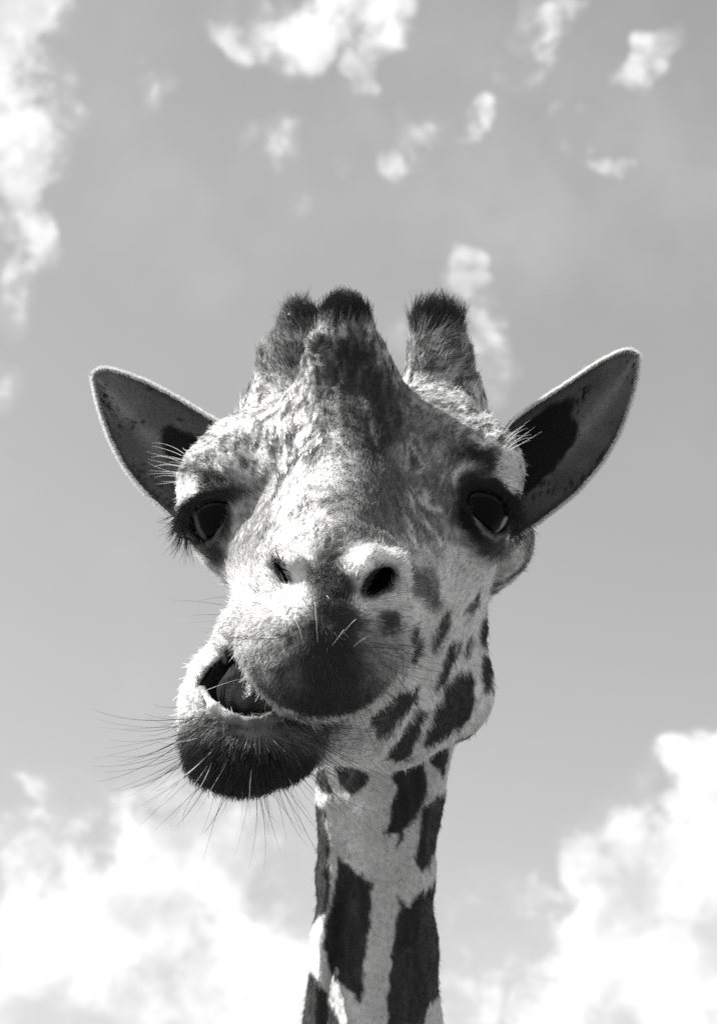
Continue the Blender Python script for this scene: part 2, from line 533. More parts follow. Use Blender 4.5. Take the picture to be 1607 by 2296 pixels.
def surface_nets(fn, lo, hi, h, cf=6):
    lo = np.array(lo, float); hi = np.array(hi, float)
    n = np.ceil((hi - lo) / (h * cf)).astype(int) + 1          # coarse points
    ax = [lo[i] + np.arange(n[i]) * h * cf for i in range(3)]
    g = np.stack(np.meshgrid(*ax, indexing='ij'), -1).reshape(-1, 3)
    cd = fn(g).reshape(n)
    act = np.abs(cd) < h * cf * 1.9
    N = (n - 1) * cf + 1
    A = np.repeat(np.repeat(np.repeat(cd, cf, 0), cf, 1), cf, 2)
    o = cf // 2
    A = A[o:o + N[0], o:o + N[1], o:o + N[2]].astype(np.float32)
    B = np.repeat(np.repeat(np.repeat(act, cf, 0), cf, 1), cf, 2)[o:o + N[0], o:o + N[1], o:o + N[2]]
    idx = np.argwhere(B)
    vals = np.empty(len(idx), np.float32)
    for s in range(0, len(idx), 400000):
        vals[s:s + 400000] = fn(lo + idx[s:s + 400000] * h)
    A[B] = vals
    ins = A < 0
    # cells crossed
    M = tuple(N - 1)
    cnt = np.zeros(M, np.int8)
    for a in (0, 1):
        for b in (0, 1):
            for c in (0, 1):
                cnt += ins[a:a + M[0], b:b + M[1], c:c + M[2]]
    cell = np.argwhere((cnt > 0) & (cnt < 8))
    ids = np.full(M, -1, np.int32)
    ids[tuple(cell.T)] = np.arange(len(cell))
    corner = np.array([(a, b, c) for a in (0, 1) for b in (0, 1) for c in (0, 1)])
    cv = np.stack([A[tuple((cell + k).T)] for k in corner], 1)
    acc_ = np.zeros((len(cell), 3)); num = np.zeros(len(cell))
    for i in range(8):
        for j in range(i + 1, 8):
            if np.abs(corner[i] - corner[j]).sum() != 1:
                continue
            a, b = cv[:, i], cv[:, j]
            m = (a < 0) != (b < 0)
            t = np.where(m, a / np.where(m, a - b, 1), 0)
            acc_ += np.where(m[:, None], corner[i] + t[:, None] * (corner[j] - corner[i]), 0)
            num += m
    V = lo + (cell + acc_ / num[:, None]) * h
    quads = []
    for axn in range(3):
        u, v = (axn + 1) % 3, (axn + 2) % 3
        sl0 = [slice(1, None)] * 3; sl1 = [slice(1, None)] * 3
        sl0[axn] = slice(0, -1)
        sl1[axn] = slice(1, None)
        sl0[u] = sl1[u] = slice(1, -1); sl0[v] = sl1[v] = slice(1, -1)
        a = ins[tuple(sl0)]; b = ins[tuple(sl1)]
        for flip, msk in ((False, a & ~b), (True, ~a & b)):
            e = np.argwhere(msk)
            off = np.zeros(3, int); off[u] = 1; off[v] = 1
            e = e + off
            eu = np.zeros(3, int); eu[u] = 1
            ev = np.zeros(3, int); ev[v] = 1
            q = [e - eu - ev, e - ev, e, e - eu]
            q = [ids[tuple(x.T)] for x in q]
            q = np.stack(q if not flip else q[::-1], 1)
            quads.append(q)
    Q = np.concatenate(quads)
    Q = Q[(Q >= 0).all(1)]
    # settle the vertices on the surface
    e = h * 0.5
    for _ in range(1):
        d0 = fn(V)
        G = np.stack([(fn(V + e * np.eye(3)[i]) - fn(V - e * np.eye(3)[i])) for i in range(3)], 1) / (2 * e)
        gl = np.linalg.norm(G, axis=1) + 1e-6
        V = V - G / gl[:, None] * np.clip(d0 / gl, -0.4 * h, 0.4 * h)[:, None]
    return V, Q, G / gl[:, None]


HV, HQ, HN = surface_nets(head_sdf, (-0.20, 1.40, -0.66), (0.235, 2.36, 0.29), 0.0027)
print('head', len(HV), len(HQ), round(time.time() - T0, 1))

# ------------------------------------------------------------------ coat colour (the hide's pigment plus some painted light and shade, in tones of grey)


def tr(pts, ox, oy, k):
    return [(ox + a * k, oy + b * k) for a, b in pts]


CHEEK = [
    [(830, 480), (905, 440), (900, 560), (880, 760), (870, 810), (815, 790), (825, 600)],
    [(1110, 330), (1170, 300), (1180, 380), (1120, 520), (1060, 640), (1030, 700), (1005, 660), (1050, 520)],
    [(1190, 590), (1250, 575), (1230, 680), (1180, 820), (1110, 930), (1040, 1020), (1010, 1000), (1040, 870), (1120, 740)],
    [(1310, 570), (1350, 540), (1340, 640), (1300, 740), (1275, 700)],
    [(1170, 910), (1250, 840), (1330, 860), (1370, 930), (1360, 1080), (1330, 1200), (1270, 1300), (1150, 1370), (1020, 1440), (950, 1470), (960, 1350), (1010, 1190), (1080, 1100), (1100, 1000)],
    [(1430, 380), (1500, 380), (1500, 640), (1400, 620), (1415, 480)],
    [(1410, 720), (1520, 700), (1520, 1000), (1440, 1010), (1425, 850)],
    [(730, 960), (830, 990), (910, 960), (890, 1050), (800, 1180), (700, 1300), (620, 1410), (560, 1420), (520, 1340), (480, 1240), (620, 1150), (700, 1070)],
    [(900, 1180), (970, 1150), (930, 1280), (880, 1380), (860, 1460), (830, 1560), (760, 1600), (630, 1590), (680, 1480), (760, 1330)],
    [(1230, 1400), (1350, 1340), (1420, 1370), (1280, 1500), (1190, 1470)],
    [(1330, 280), (1410, 190), (1400, 320), (1360, 350), (1300, 330)],
]
CHEEK = [tr(c, 699.7, 1282.7, 0.26606) for c in CHEEK]
NECKP = [
    [(270, 240), (370, 270), (450, 320), (540, 350), (570, 390), (560, 460), (500, 500), (440, 540), (380, 490), (330, 400)],
    [(930, 200), (1000, 200), (1030, 430), (1000, 600), (930, 720), (850, 800), (820, 900), (790, 980), (800, 830), (680, 840), (740, 740), (750, 600), (790, 480), (760, 400), (830, 310)],
    [(1030, 120), (1200, 120), (1190, 280), (1150, 370), (1090, 320), (1040, 240)],
    [(1090, 540), (1180, 500), (1150, 700), (1120, 900), (1030, 1080), (1000, 1130), (930, 1030), (960, 850), (970, 700), (1010, 600)],
    [(340, 1010), (420, 1060), (490, 1140), (530, 1100), (520, 1180), (610, 1220), (600, 1300), (590, 1430), (560, 1640), (540, 1800), (530, 1960), (510, 2140), (450, 2080), (380, 2010),
     (310, 1950), (260, 1840), (215, 1720), (230, 1560), (270, 1400), (320, 1150)],
    [(800, 1300), (830, 1330), (890, 1380), (960, 1310), (1030, 1260), (1150, 1130), (1180, 1500), (1200, 1900), (1160, 2060), (1060, 2150), (980, 2330), (720, 2330), (720, 2100), (740, 1900), (760, 1700), (800, 1450), (830, 1390)],
    [(100, 560), (230, 620), (260, 900), (270, 1200), (250, 1420), (100, 1560)],
    [(20, 1800), (150, 1920), (200, 2000), (240, 2070), (290, 2180), (350, 2330), (20, 2330)],
    [(100, 300), (240, 320), (270, 450), (300, 560), (220, 530), (170, 430)],
]
NECKP = [tr(c, 660.8, 1632.5, 0.28878) for c in NECKP]


def blob(x, y, cx, cy, rx, ry, ang=0.0, soft=0.5):
    a = math.radians(ang)
    dx, dy = x - cx, y - cy
    u = (dx * math.cos(a) + dy * math.sin(a)) / rx
    v = (-dx * math.sin(a) + dy * math.cos(a)) / ry
    return 1 - sstep(1 - soft, 1 + soft, np.sqrt(u * u + v * v))


_cell = np.random.default_rng(3).random((260, 3)) * np.array([0.9, 3.6, 5.2]) + np.array([-0.45, 1.0, -4.4])


def tone(a):
    return 0.70 * (np.clip(a, 0.001, 1) / 0.66) ** 1.75


def coat(p):
    """pigment (0 black .. 1 white) and hair length (m) for points of the hide, sight frame"""
    x, y = proj(p)
    n1 = fbm(p, 55, 3, 1); n2 = fbm(p, 160, 2, 5); n3 = vnoise(p, 420, 8)
    jx = (fbm(p, 90, 3, 11) - 0.5) * 46; jy = (fbm(p, 70, 3, 15) - 0.5) * 46
    X, Yy = x + jx * 0.6, y + jy * 0.6
    neck = sstep(1.995, 2.02, p[:, 1]) * sstep(1400, 1500, y)
    a = 0.68 + 0.18 * (n1 - 0.5) + 0.12 * (n2 - 0.5)
    L = np.full(len(x), 0.0056)

    def paint(m, v, k=1.0):
        nonlocal a
        a = a + (v - a) * np.clip(m * k, 0, 1)

    head = 1 - neck
    # freckling of the upper face
    fr = sstep(0.56, 0.70, fbm(p * np.array([1.6, 1, .8]), 60, 3, 21)) * sstep(1320, 1150, y) * head
    paint(fr, 0.22, 0.75)
    # grey veil on forehead and bridge
    paint(blob(X, Yy, 832, 1140, 78, 110, 12, 0.6) * head, 0.22, 0.85)
    paint(blob(X, Yy, 555, 1180, 58, 110, 5, 0.6) * head, 0.36, 0.65)
    stk = sstep(0.50, 0.64, fbm(p * np.array([2.4, 1.0, 0.7]), 130, 3, 71)) * sstep(1300, 1180, y) * head
    paint(stk, 0.17, 0.55)
    paint(stk * sstep(1080, 1000, y), 0.10, 0.7)
    hs = sstep(.40, .58, fbm(p * np.array([2.2, 1.0, .8]), 85, 3, 77))
    paint(blob(X, Yy, 768, 850, 115, 140, 0, .5) * np.maximum(hs, .45) * head, 0.15, .75)
    paint(blob(X, Yy, 770, 1100, 60, 90, 0, 0.8) * head, 0.42, 0.5)
    paint(blob(X, Yy, 560, 1030, 90, 45, -20, 0.9) * sstep(.45, .6, n1) * head, 0.30, 0.7)
    paint(blob(X, Yy, 640, 960, 110, 60, -35, 0.9) * sstep(.5, .62, n1) * head, 0.25, 0.6)
    paint(blob(X, Yy, 880, 1060, 18, 70, -15, 0.8) * head, 0.22, 0.7)
    paint(blob(X, Yy, 965, 960, 90, 60, 20, 0.8) * head, 0.30, 0.7)
    paint(blob(X, Yy, 950, 1130, 70, 110, -10, 0.8) * sstep(.42, .58, n1) * head, 0.26, 0.8)
    paint(blob(X, Yy, 930, 1000, 90, 60, 20, 0.8) * sstep(.40, .58, fbm(p * np.array([2, 1, .8]), 70, 3, 33)) * head, 0.20, .75)
    paint(blob(X, Yy, 560, 1150, 50, 110, 10, 0.9) * sstep(.45, .6, n1) * head, 0.36, 0.6)
    # dark blaze down the median horn
    m = poly_sd(X, Yy, [(742, 770), (800, 765), (850, 830), (905, 900), (900, 980), (850, 1040), (800, 1010), (760, 960), (738, 880)])
    paint(1 - sstep(-22, 26, m), 0.10 + 0.10 * sstep(.50, .64, fbm(p * np.array([2.6, 1, .7]), 110, 3, 91)), 0.92)
    # horns
    horn = sstep(890, 800, y) * head
    side = np.maximum(sstep(905, 925, x), sstep(715, 695, x) * sstep(1.87, 1.90, p[:, 1]))
    paint(horn * side, 0.30, 0.7)
    paint(sstep(950, 860, y) * side * head * sstep(.46, .60, fbm(p * np.array([.7, 1, 2.6]), 120, 3, 81)), 0.09, .75)
    paint(sstep(930, 860, y) * sstep(735, 775, y) * side * head * sstep(.52, .64, fbm(p * np.array([.6, 1, 2.8]), 100, 3, 87)), 0.60, .7)
    L = L + horn * side * 0.005
    band = sstep(765, 722, Yy)
    paint(band * side, 0.07)
    L = L + band * side * 0.009
    mtop = sstep(742, 706, Yy + jx * .5) * (1 - side)
    paint(mtop, 0.055)
    L = L + mtop * 0.006
    paint(sstep(665, 650, Yy) * (1 - side), 0.20, 0.6)
    # round the eyes
    for cx, cy, s in ((1100, 1150, 1), (455, 1172, -1)):
        paint(blob(X, Yy, cx - 8 * s, cy - 12, 80 if s > 0 else 54, 74, 0, 0.25) * head, 0.012)
        paint(blob(X, Yy, cx - 48 * s, cy - 66, 40, 26, -35 * s, 0.5) * head, 0.04, 0.9)
    paint(blob(X, Yy, 1085, 1030, 62, 24, 18, 0.55) * head, 0.05, .95)
    paint(blob(X, Yy, 1140, 1070, 26, 62, -14, 0.4) * head, 0.62, 0.95)
    paint(blob(X, Yy, 1092, 1222, 48, 32, 25, 0.55) * head, 0.06, .9)
    paint(blob(X, Yy, 465, 1068, 62, 20, 25, 0.55) * head, 0.06, .95)
    paint(blob(X, Yy, 530, 1104, 42, 16, 10, 0.6) * head, 0.08, .9)
    paint(blob(X, Yy, 425, 1100, 26, 40, 10, 0.5) * head, 0.66, 0.9)
    paint(blob(X, Yy, 484, 1245, 20, 36, -18, 0.55) * head, 0.06, .9)
    # cheek patches
    back = sstep(1.528, 1.548, p[:, 1]) * head
    m = poly_sd(X, Yy, tr([(780, -20), (1000, -20), (1060, 200), (1090, 270), (1000, 290), (860, 200)], 699.7, 1282.7, 0.26606))
    paint((1 - sstep(-18, 20, m)) * back, 0.15, 0.8)
    for i, c in enumerate(CHEEK):
        m = poly_sd(X, Yy, c)
        paint((1 - sstep(-6, 6, m)) * back, 0.10 if i not in (0, 1, 10) else 0.17, 0.95)
    # muzzle: black nose stripe and smoky lip
    muz = sstep(1.66, 1.62, p[:, 1])
    paint(blob(X, Yy, 742, 1320, 56, 105, 0, 0.40) * muz, 0.035, 0.97)
    up = blob(X, Yy, 730, 1520, 200, 150, 8, 0.45) * muz * sstep(1300, 1420, y)
    paint(up, 0.24 + 0.40 * (n2 - .5), 0.93)
    paint(blob(X, Yy, 735, 1480, 75, 130, 0, 0.6) * muz, 0.085, 0.85)
    paint(blob(X, Yy, 735, 1590, 150, 50, 0, 0.7) * muz, 0.10, 0.8)
    paint(blob(X, Yy, 738, 1410, 66, 80, 0, 0.6) * muz, 0.075, 0.85)
    paint(blob(X, Yy, 590, 1420, 80, 85, -20, 0.6) * muz * sstep(.30, .62, n2 + .35 * (n1 - .5)), 0.50, 0.75)  # mottled left lip, lightened to paint in the sun on it
    paint(blob(X, Yy, 868, 1440, 40, 80, 0, 0.8) * muz, 0.42, 0.7)
    paint(blob(X, Yy, 868, 1395, 26, 26, 0, 0.5) * muz, 0.09, 0.85)
    ql = np.hypot((x - 724) / 181, (y - 1466) / 152)
    paint(sstep(0.90, 0.96, ql) * muz * sstep(1470, 1530, y) * sstep(1.55, 1.52, p[:, 1]) * (ql < 1.06), 0.66, .9)
    paint(blob(X, Yy, 560, 1370, 110, 80, -20, 0.7) * muz * sstep(.36, .60, n2), 0.44, 0.65)
    # nostril wings pale, inside black
    paint(blob(X, Yy, 822, 1262, 52, 34, 0, 0.5) * muz, 0.74, 0.9)
    paint(blob(X, Yy, 818, 1352, 26, 26, 0, 0.6) * muz, 0.62, 0.7)
    paint(blob(X, Yy, 640, 1340, 56, 45, 0, 0.6) * muz, 0.62, 0.85)
    paint(blob(X, Yy, 650, 1260, 50, 40, 0, 0.6) * muz, 0.62, 0.8)
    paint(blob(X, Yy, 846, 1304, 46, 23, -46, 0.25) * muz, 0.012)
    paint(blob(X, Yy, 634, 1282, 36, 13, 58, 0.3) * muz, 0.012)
    # lower lip and chin
    fr_ = sstep(1.64, 1.60, p[:, 1]) * sstep(1440, 1500, y)
    isl = sstep(0, 12, (y - (1500 + 0.62 * (x - 545))) * 0.9) * fr_            # below the edge of the upper lip
    chin = blob(X, Yy, 550, 1694, 185, 100, 0, 0.25) * isl * sstep(1535, 1655, y + .25 * (470 - x) + jy)
    paint(chin, 0.055 + 0.13 * sstep(1690, 1610, y) + 0.10 * (n2 - .5), 0.97)
    paint(blob(X, Yy, 560, 1634, 130, 24, 0, 0.6) * isl, 0.30, .8)  # greyer top of the chin, painted in for sun on its hair
    L = L + 0.007 * np.clip(isl * sstep(760, 650, x) * sstep(1590, 1640, y), 0, 1)
    paint(blob(X, Yy, 430, 1490, 60, 62, 0, 0.5) * fr_, 0.70, 0.9)
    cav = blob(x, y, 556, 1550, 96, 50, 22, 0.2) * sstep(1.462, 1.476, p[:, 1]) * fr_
    paint(cav, 0.022)  # shade inside the mouth painted in as near-black, here and below
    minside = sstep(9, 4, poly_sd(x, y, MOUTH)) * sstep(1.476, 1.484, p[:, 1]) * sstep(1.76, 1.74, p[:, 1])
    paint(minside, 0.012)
    paint(blob(X, Yy, 790, 1660, 70, 30, 0, 0.8) * sstep(1.6, 1.63, p[:, 1]) * head, 0.42, .6)
    # pale lower lids
    for ln in ([(1066, 1166), (1084, 1194), (1110, 1212), (1136, 1198), (1150, 1172)], [(428, 1150), (444, 1190), (468, 1226), (486, 1206), (494, 1180)]):
        dl = np.full(len(x), 1e9)
        for a_, b_ in zip(ln[:-1], ln[1:]):
            ex, ey = b_[0] - a_[0], b_[1] - a_[1]
            t = np.clip(((x - a_[0]) * ex + (y - a_[1]) * ey) / (ex * ex + ey * ey), 0, 1)
            dl = np.minimum(dl, np.hypot(x - a_[0] - t * ex, y - a_[1] - t * ey))
        paint(sstep(7, 3, dl) * sstep(1.85, 1.83, p[:, 1]), 0.30 if ln[0][0] > 800 else 0.2, 0.85)
    paint(blob(X, Yy, 1140, 1250, 70, 90, 28, .3) * sstep(1.93, 1.96, p[:, 1]) * sstep(.35, .6, n1), 0.2, .9)
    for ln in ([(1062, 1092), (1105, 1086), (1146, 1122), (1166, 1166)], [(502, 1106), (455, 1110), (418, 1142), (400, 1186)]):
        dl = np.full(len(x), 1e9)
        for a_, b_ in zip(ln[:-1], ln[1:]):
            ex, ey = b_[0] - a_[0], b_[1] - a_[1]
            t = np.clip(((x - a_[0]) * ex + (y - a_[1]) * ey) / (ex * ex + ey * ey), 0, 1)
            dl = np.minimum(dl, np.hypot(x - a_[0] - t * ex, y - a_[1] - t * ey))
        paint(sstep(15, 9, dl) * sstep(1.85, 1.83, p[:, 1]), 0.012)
    # neck patches
    nk = np.zeros(len(x))
    for c in NECKP:
        m = poly_sd(x + jx * 0.38, y + jy * 0.5, c)
        nk = np.maximum(nk, 1 - sstep(-4, 4, m))
    low = sstep(2300, 2330, y)
    if low.max() > 0:
        sel = low > 0
        q = p[sel]
        dd = np.sort(np.linalg.norm(q[:, None, :] - _cell[None], axis=2), axis=1)[:, :2]
        nk[sel] = np.maximum(nk[sel] * (1 - low[sel]), sstep(0.035, 0.06, dd[:, 1] - dd[:, 0]) * low[sel])
    a = a * (1 - neck) + neck * (0.60 + 0.10 * (n1 - 0.5))
    a = a + (0.075 + 0.10 * (fbm(p * np.array([3, 1, .5]), 60, 3, 95) - .42) - a) * nk * neck * 0.96
    L = L * (1 - neck) + 0.0045 * neck
    a = tone(a * (0.88 + 0.24 * n3))
    return np.clip(a, 0.008, 0.85), L, neck


# ------------------------------------------------------------------ materials


def new_mat(name):
    m = bpy.data.materials.new(name)
    m.use_nodes = True
    m.node_tree.nodes.clear()
    return m, m.node_tree.nodes, m.node_tree.links


def attr_rgb(N, Lk, name, gain=1.0, power=1.0):
    at = N.new('ShaderNodeAttribute')
    at.attribute_name = name
    mm = N.new('ShaderNodeMath'); mm.operation = 'MULTIPLY'; mm.inputs[1].default_value = gain
    Lk.new(at.outputs['Fac'], mm.inputs[0])
    cc = N.new('ShaderNodeCombineColor')
    for i in range(3):
        Lk.new(mm.outputs[0], cc.inputs[i])
    return cc.outputs[0]


def mat_hide():
    m, N, Lk = new_mat('hide')
    b = N.new('ShaderNodeBsdfPrincipled')
    b.inputs['Roughness'].default_value = 0.75
    b.inputs['Specular IOR Level'].default_value = 0.2
    Lk.new(attr_rgb(N, Lk, 'pigment', 0.8), b.inputs['Base Color'])
    nz = N.new('ShaderNodeTexNoise'); nz.inputs['Scale'].default_value = 420; nz.inputs['Detail'].default_value = 4
    bp = N.new('ShaderNodeBump'); bp.inputs['Strength'].default_value = 0.5; bp.inputs['Distance'].default_value = 0.002
    Lk.new(nz.outputs['Fac'], bp.inputs['Height']); Lk.new(bp.outputs[0], b.inputs['Normal'])
    o = N.new('ShaderNodeOutputMaterial'); Lk.new(b.outputs[0], o.inputs[0])
    return m


def mat_fur(name='fur', gain=1.0, rough=0.38, gloss=0.03, through=0.30):
    m, N, Lk = new_mat(name)
    rgb = attr_rgb(N, Lk, 'pigment', gain)
    di = N.new('ShaderNodeBsdfDiffuse'); Lk.new(rgb, di.inputs['Color'])
    tl = N.new('ShaderNodeBsdfTranslucent'); Lk.new(rgb, tl.inputs['Color'])
    mx = N.new('ShaderNodeMixShader'); mx.inputs[0].default_value = through
    Lk.new(di.outputs[0], mx.inputs[1]); Lk.new(tl.outputs[0], mx.inputs[2])
    hr = N.new('ShaderNodeBsdfHair'); hr.component = 'Reflection'
    hr.inputs['Color'].default_value = (0.9, 0.9, 0.9, 1)
    hr.inputs['RoughnessU'].default_value = rough; hr.inputs['RoughnessV'].default_value = 0.6
    m2 = N.new('ShaderNodeMixShader'); m2.inputs[0].default_value = gloss
    Lk.new(mx.outputs[0], m2.inputs[1]); Lk.new(hr.outputs[0], m2.inputs[2])
    o = N.new('ShaderNodeOutputMaterial'); Lk.new(m2.outputs[0], o.inputs[0])
    return m


def mat_simple(name, v, rough, spec=0.5, coat_w=0.0, bump=None, trans=0.0, sss=0.0):
    m, N, Lk = new_mat(name)
    b = N.new('ShaderNodeBsdfPrincipled')
    b.inputs['Base Color'].default_value = (v, v, v, 1)
    b.inputs['Roughness'].default_value = rough
    b.inputs['Specular IOR Level'].default_value = spec
    b.inputs['Coat Weight'].default_value = coat_w
    b.inputs['Coat Roughness'].default_value = 0.05
    if bump:
        nz = N.new('ShaderNodeTexNoise'); nz.inputs['Scale'].default_value = bump[0]; nz.inputs['Detail'].default_value = 5
        bp = N.new('ShaderNodeBump'); bp.inputs['Strength'].default_value = bump[1]; bp.inputs['Distance'].default_value = 0.002
        Lk.new(nz.outputs['Fac'], bp.inputs['Height']); Lk.new(bp.outputs[0], b.inputs['Normal'])
    o = N.new('ShaderNodeOutputMaterial'); Lk.new(b.outputs[0], o.inputs[0])
    return m


M_HIDE, M_FUR = mat_hide(), mat_fur()

# ------------------------------------------------------------------ objects
col = sc.collection
ground_me = bpy.data.meshes.new('ground')
ground_me.from_pydata([(-2000, -2000, 0), (2000, -2000, 0), (2000, 2000, 0), (-2000, 2000, 0)], [], [(0, 1, 2, 3)])
ground = bpy.data.objects.new('ground', ground_me)
col.objects.link(ground)
ground['kind'] = 'structure'
gm, N, Lk = new_mat('dry_ground')
b = N.new('ShaderNodeBsdfPrincipled'); b.inputs['Roughness'].default_value = 0.95
nz = N.new('ShaderNodeTexNoise'); nz.inputs['Scale'].default_value = 0.8; nz.inputs['Detail'].default_value = 8
rp = N.new('ShaderNodeValToRGB'); rp.color_ramp.elements[0].color = (0.07, 0.07, 0.07, 1); rp.color_ramp.elements[1].color = (0.12, 0.12, 0.12, 1)
tc = N.new('ShaderNodeTexCoord'); Lk.new(tc.outputs['Object'], nz.inputs['Vector'])
Lk.new(nz.outputs['Fac'], rp.inputs[0]); Lk.new(rp.outputs[0], b.inputs['Base Color'])
o = N.new('ShaderNodeOutputMaterial'); Lk.new(b.outputs[0], o.inputs[0])
ground_me.materials.append(gm)

giraffe = bpy.data.objects.new('giraffe', None)
giraffe.location = (b_chest[0], b_chest[1] + 0.6, 0)
giraffe.empty_display_size = 0.3
col.objects.link(giraffe)
giraffe['label'] = 'giraffe chewing with its lower jaw swung aside and ears spread against the sky'
giraffe['category'] = 'giraffe'
GINV = Matrix.Translation(giraffe.location).inverted()


def adopt(o, parent, label=None, kind=None):
    o.parent = parent
    if parent is giraffe:
        o.matrix_parent_inverse = GINV
    if label:
        o['label'] = label
    if kind:
        o['kind'] = kind


def mesh_obj(name, V_sight, faces, mat, parent, smooth=True, attrs=None):
    me = bpy.data.meshes.new(name)
    W = to_world(V_sight)
    fa = np.asarray(faces)
    me.vertices.add(len(W)); me.vertices.foreach_set('co', W.astype(np.float32).ravel())
    nl = fa.size
    me.loops.add(nl); me.loops.foreach_set('vertex_index', fa.astype(np.int32).ravel())
    me.polygons.add(len(fa)); me.polygons.foreach_set('loop_start', np.arange(0, nl, fa.shape[1], dtype=np.int32))
    me.update(calc_edges=True)
    me.validate()
    if smooth:
        me.polygons.foreach_set('use_smooth', np.ones(len(me.polygons), bool))
    for k_, v_ in (attrs or {}).items():
        at = me.attributes.new(k_, 'FLOAT', 'POINT')
        at.data.foreach_set('value', v_.astype(np.float32))
    me.materials.append(mat)
    ob = bpy.data.objects.new(name, me)
    col.objects.link(ob)
    if parent is not None:
        adopt(ob, parent)
    return ob


BV, BQ, BN = surface_nets(body_sdf, *(lambda w: (w.min(0) - 0.1, w.max(0) + 0.1))(
    (np.array([_n1 + [-.2, -.2, .2], _n1 + [.2, .2, .2], b_neck0, b_chest + [-.6, -.6, .5], b_chest + [.6, 2.0, .5], [b_chest[0] - .5, b_chest[1] - .5, 0], [b_chest[0] + .5, b_chest[1] + 1.9, 0]]) - ORG) @ R3), 0.03, 4)
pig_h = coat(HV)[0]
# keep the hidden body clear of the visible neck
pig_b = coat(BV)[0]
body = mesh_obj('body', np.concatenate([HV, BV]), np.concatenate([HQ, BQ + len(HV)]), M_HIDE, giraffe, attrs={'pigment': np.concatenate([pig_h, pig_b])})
print('body', round(time.time() - T0, 1))


def hair_obj(name, pts, rad, pig, mat, parent, kind='stuff'):
    """pts (n, k, 3) sight frame, rad (n, k), pig (n,)"""
    n, k = pts.shape[:2]
    cu = bpy.data.hair_curves.new(name)
    cu.add_curves([k] * n)
    cu.attributes['position'].data.foreach_set('vector', to_world(pts.reshape(-1, 3)).astype(np.float32).ravel())
    ra = cu.attributes.get('radius') or cu.attributes.new('radius', 'FLOAT', 'POINT')
    ra.data.foreach_set('value', rad.astype(np.float32).ravel())
    pa = cu.attributes.new('pigment', 'FLOAT', 'CURVE')
    pa.data.foreach_set('value', pig.astype(np.float32))
    cu.materials.append(mat)
    ob = bpy.data.objects.new(name, cu)
    col.objects.link(ob)
    adopt(ob, parent, kind=kind)
    return ob


def scatter(V, Q, N, n, weight=None, rg=rng):
    tri = np.concatenate([Q[:, [0, 1, 2]], Q[:, [0, 2, 3]]])
    a, b_, c = V[tri[:, 0]], V[tri[:, 1]], V[tri[:, 2]]
    ar = np.linalg.norm(np.cross(b_ - a, c - a), axis=1)
    if weight is not None:
        ar = ar * weight[tri].mean(1)
    cdf = np.cumsum(ar); cdf /= cdf[-1]
    t = np.minimum(np.searchsorted(cdf, rg.random(n)), len(tri) - 1)
    u, v = rg.random(n), rg.random(n)
    m = u + v > 1
    u[m], v[m] = 1 - u[m], 1 - v[m]
    w = 1 - u - v
    tt = tri[t]
    pos = V[tt[:, 0]] * w[:, None] + V[tt[:, 1]] * u[:, None] + V[tt[:, 2]] * v[:, None]
    nor = N[tt[:, 0]] * w[:, None] + N[tt[:, 1]] * u[:, None] + N[tt[:, 2]] * v[:, None]
    nor /= np.linalg.norm(nor, axis=1)[:, None] + 1e-9
    return pos, nor


# lie of the coat: picture-plane directions at anchor points on the hide (x, y, dx, up)
FLOW = np.array([
    (740, 1200, 0.0, 1), (740, 1050, 0.0, 1), (740, 900, .1, 1), (770, 760, 0, 1), (770, 680, 0.1, 1), (640, 1100, -.3, 1), (600, 980, -.5, .9), (860, 1080, .3, 1), (930, 980, .6, .8),
    (980, 1180, .5, .85), (1050, 1300, .5, .85), (1000, 1400, .35, -.9), (1000, 1550, .2, -1), (900, 1650, .3, -1), (1060, 1450, .2, -1), (520, 1250, -.4, .9), (560, 1180, -.4, .9),
    (520, 1330, -.8, .4), (480, 1060, -.9, .5), (1090, 1010, .9, .5), (1140, 1080, .8, -.3), (1085, 1240, .6, -.8), (430, 1110, -.8, -.4), (640, 780, -.5, .8), (680, 690, -.3, 1),
    (980, 780, .9, .55), (930, 760, .2, 1), (975, 690, .1, 1), (990, 880, .9, .3), (1040, 900, .4, 1), (440, 1480, -.9, .3), (420, 1560, -1, -.2), (480, 1640, -.5, -1), (560, 1640, .05, -1), (560, 1740, 0, -1),
    (680, 1650, .6, -.8), (430, 1640, -.8, -.7), (500, 1400, -.8, .1), (800, 1690, .8, -.5), (850, 1800, 0, -1), (850, 2100, 0, -1), (740, 1900, -.1, -1), (950, 1900, .1, -1), (850, 2300, 0, -1),
    (600, 1400, -.7, -.6), (540, 1460, -.8, -.6), (640, 1540, -.5, -.9), (720, 1560, 0, -1), (800, 1540, .5, -.9), (870, 1480, .85, -.5), (860, 1400, .8, .1), (720, 1440, 0, -1), (740, 1330, 0, .9), (820, 1260, .4, .8), (640, 1260, -.4, .8),
    (880, 1330, .9, .1),
], float)


def flow(p, nor):
    x, y = proj(p)
    acc_ = np.zeros((len(x), 2)); ws = np.zeros(len(x))
    for fx, fy, dx, dz in FLOW:
        w = 1.0 / (((x - fx) ** 2 + (y - fy) ** 2) + 900.0) ** 1.5
        l = math.hypot(dx, dz)
        acc_[:, 0] += w * dx / l; acc_[:, 1] += w * dz / l
        ws += w
    D = np.stack([acc_[:, 0], np.full(len(x), 0.25) * ws, acc_[:, 1]], 1)
    D -= nor * (D * nor).sum(1)[:, None]
    D /= np.linalg.norm(D, axis=1)[:, None] + 1e-9
    return D


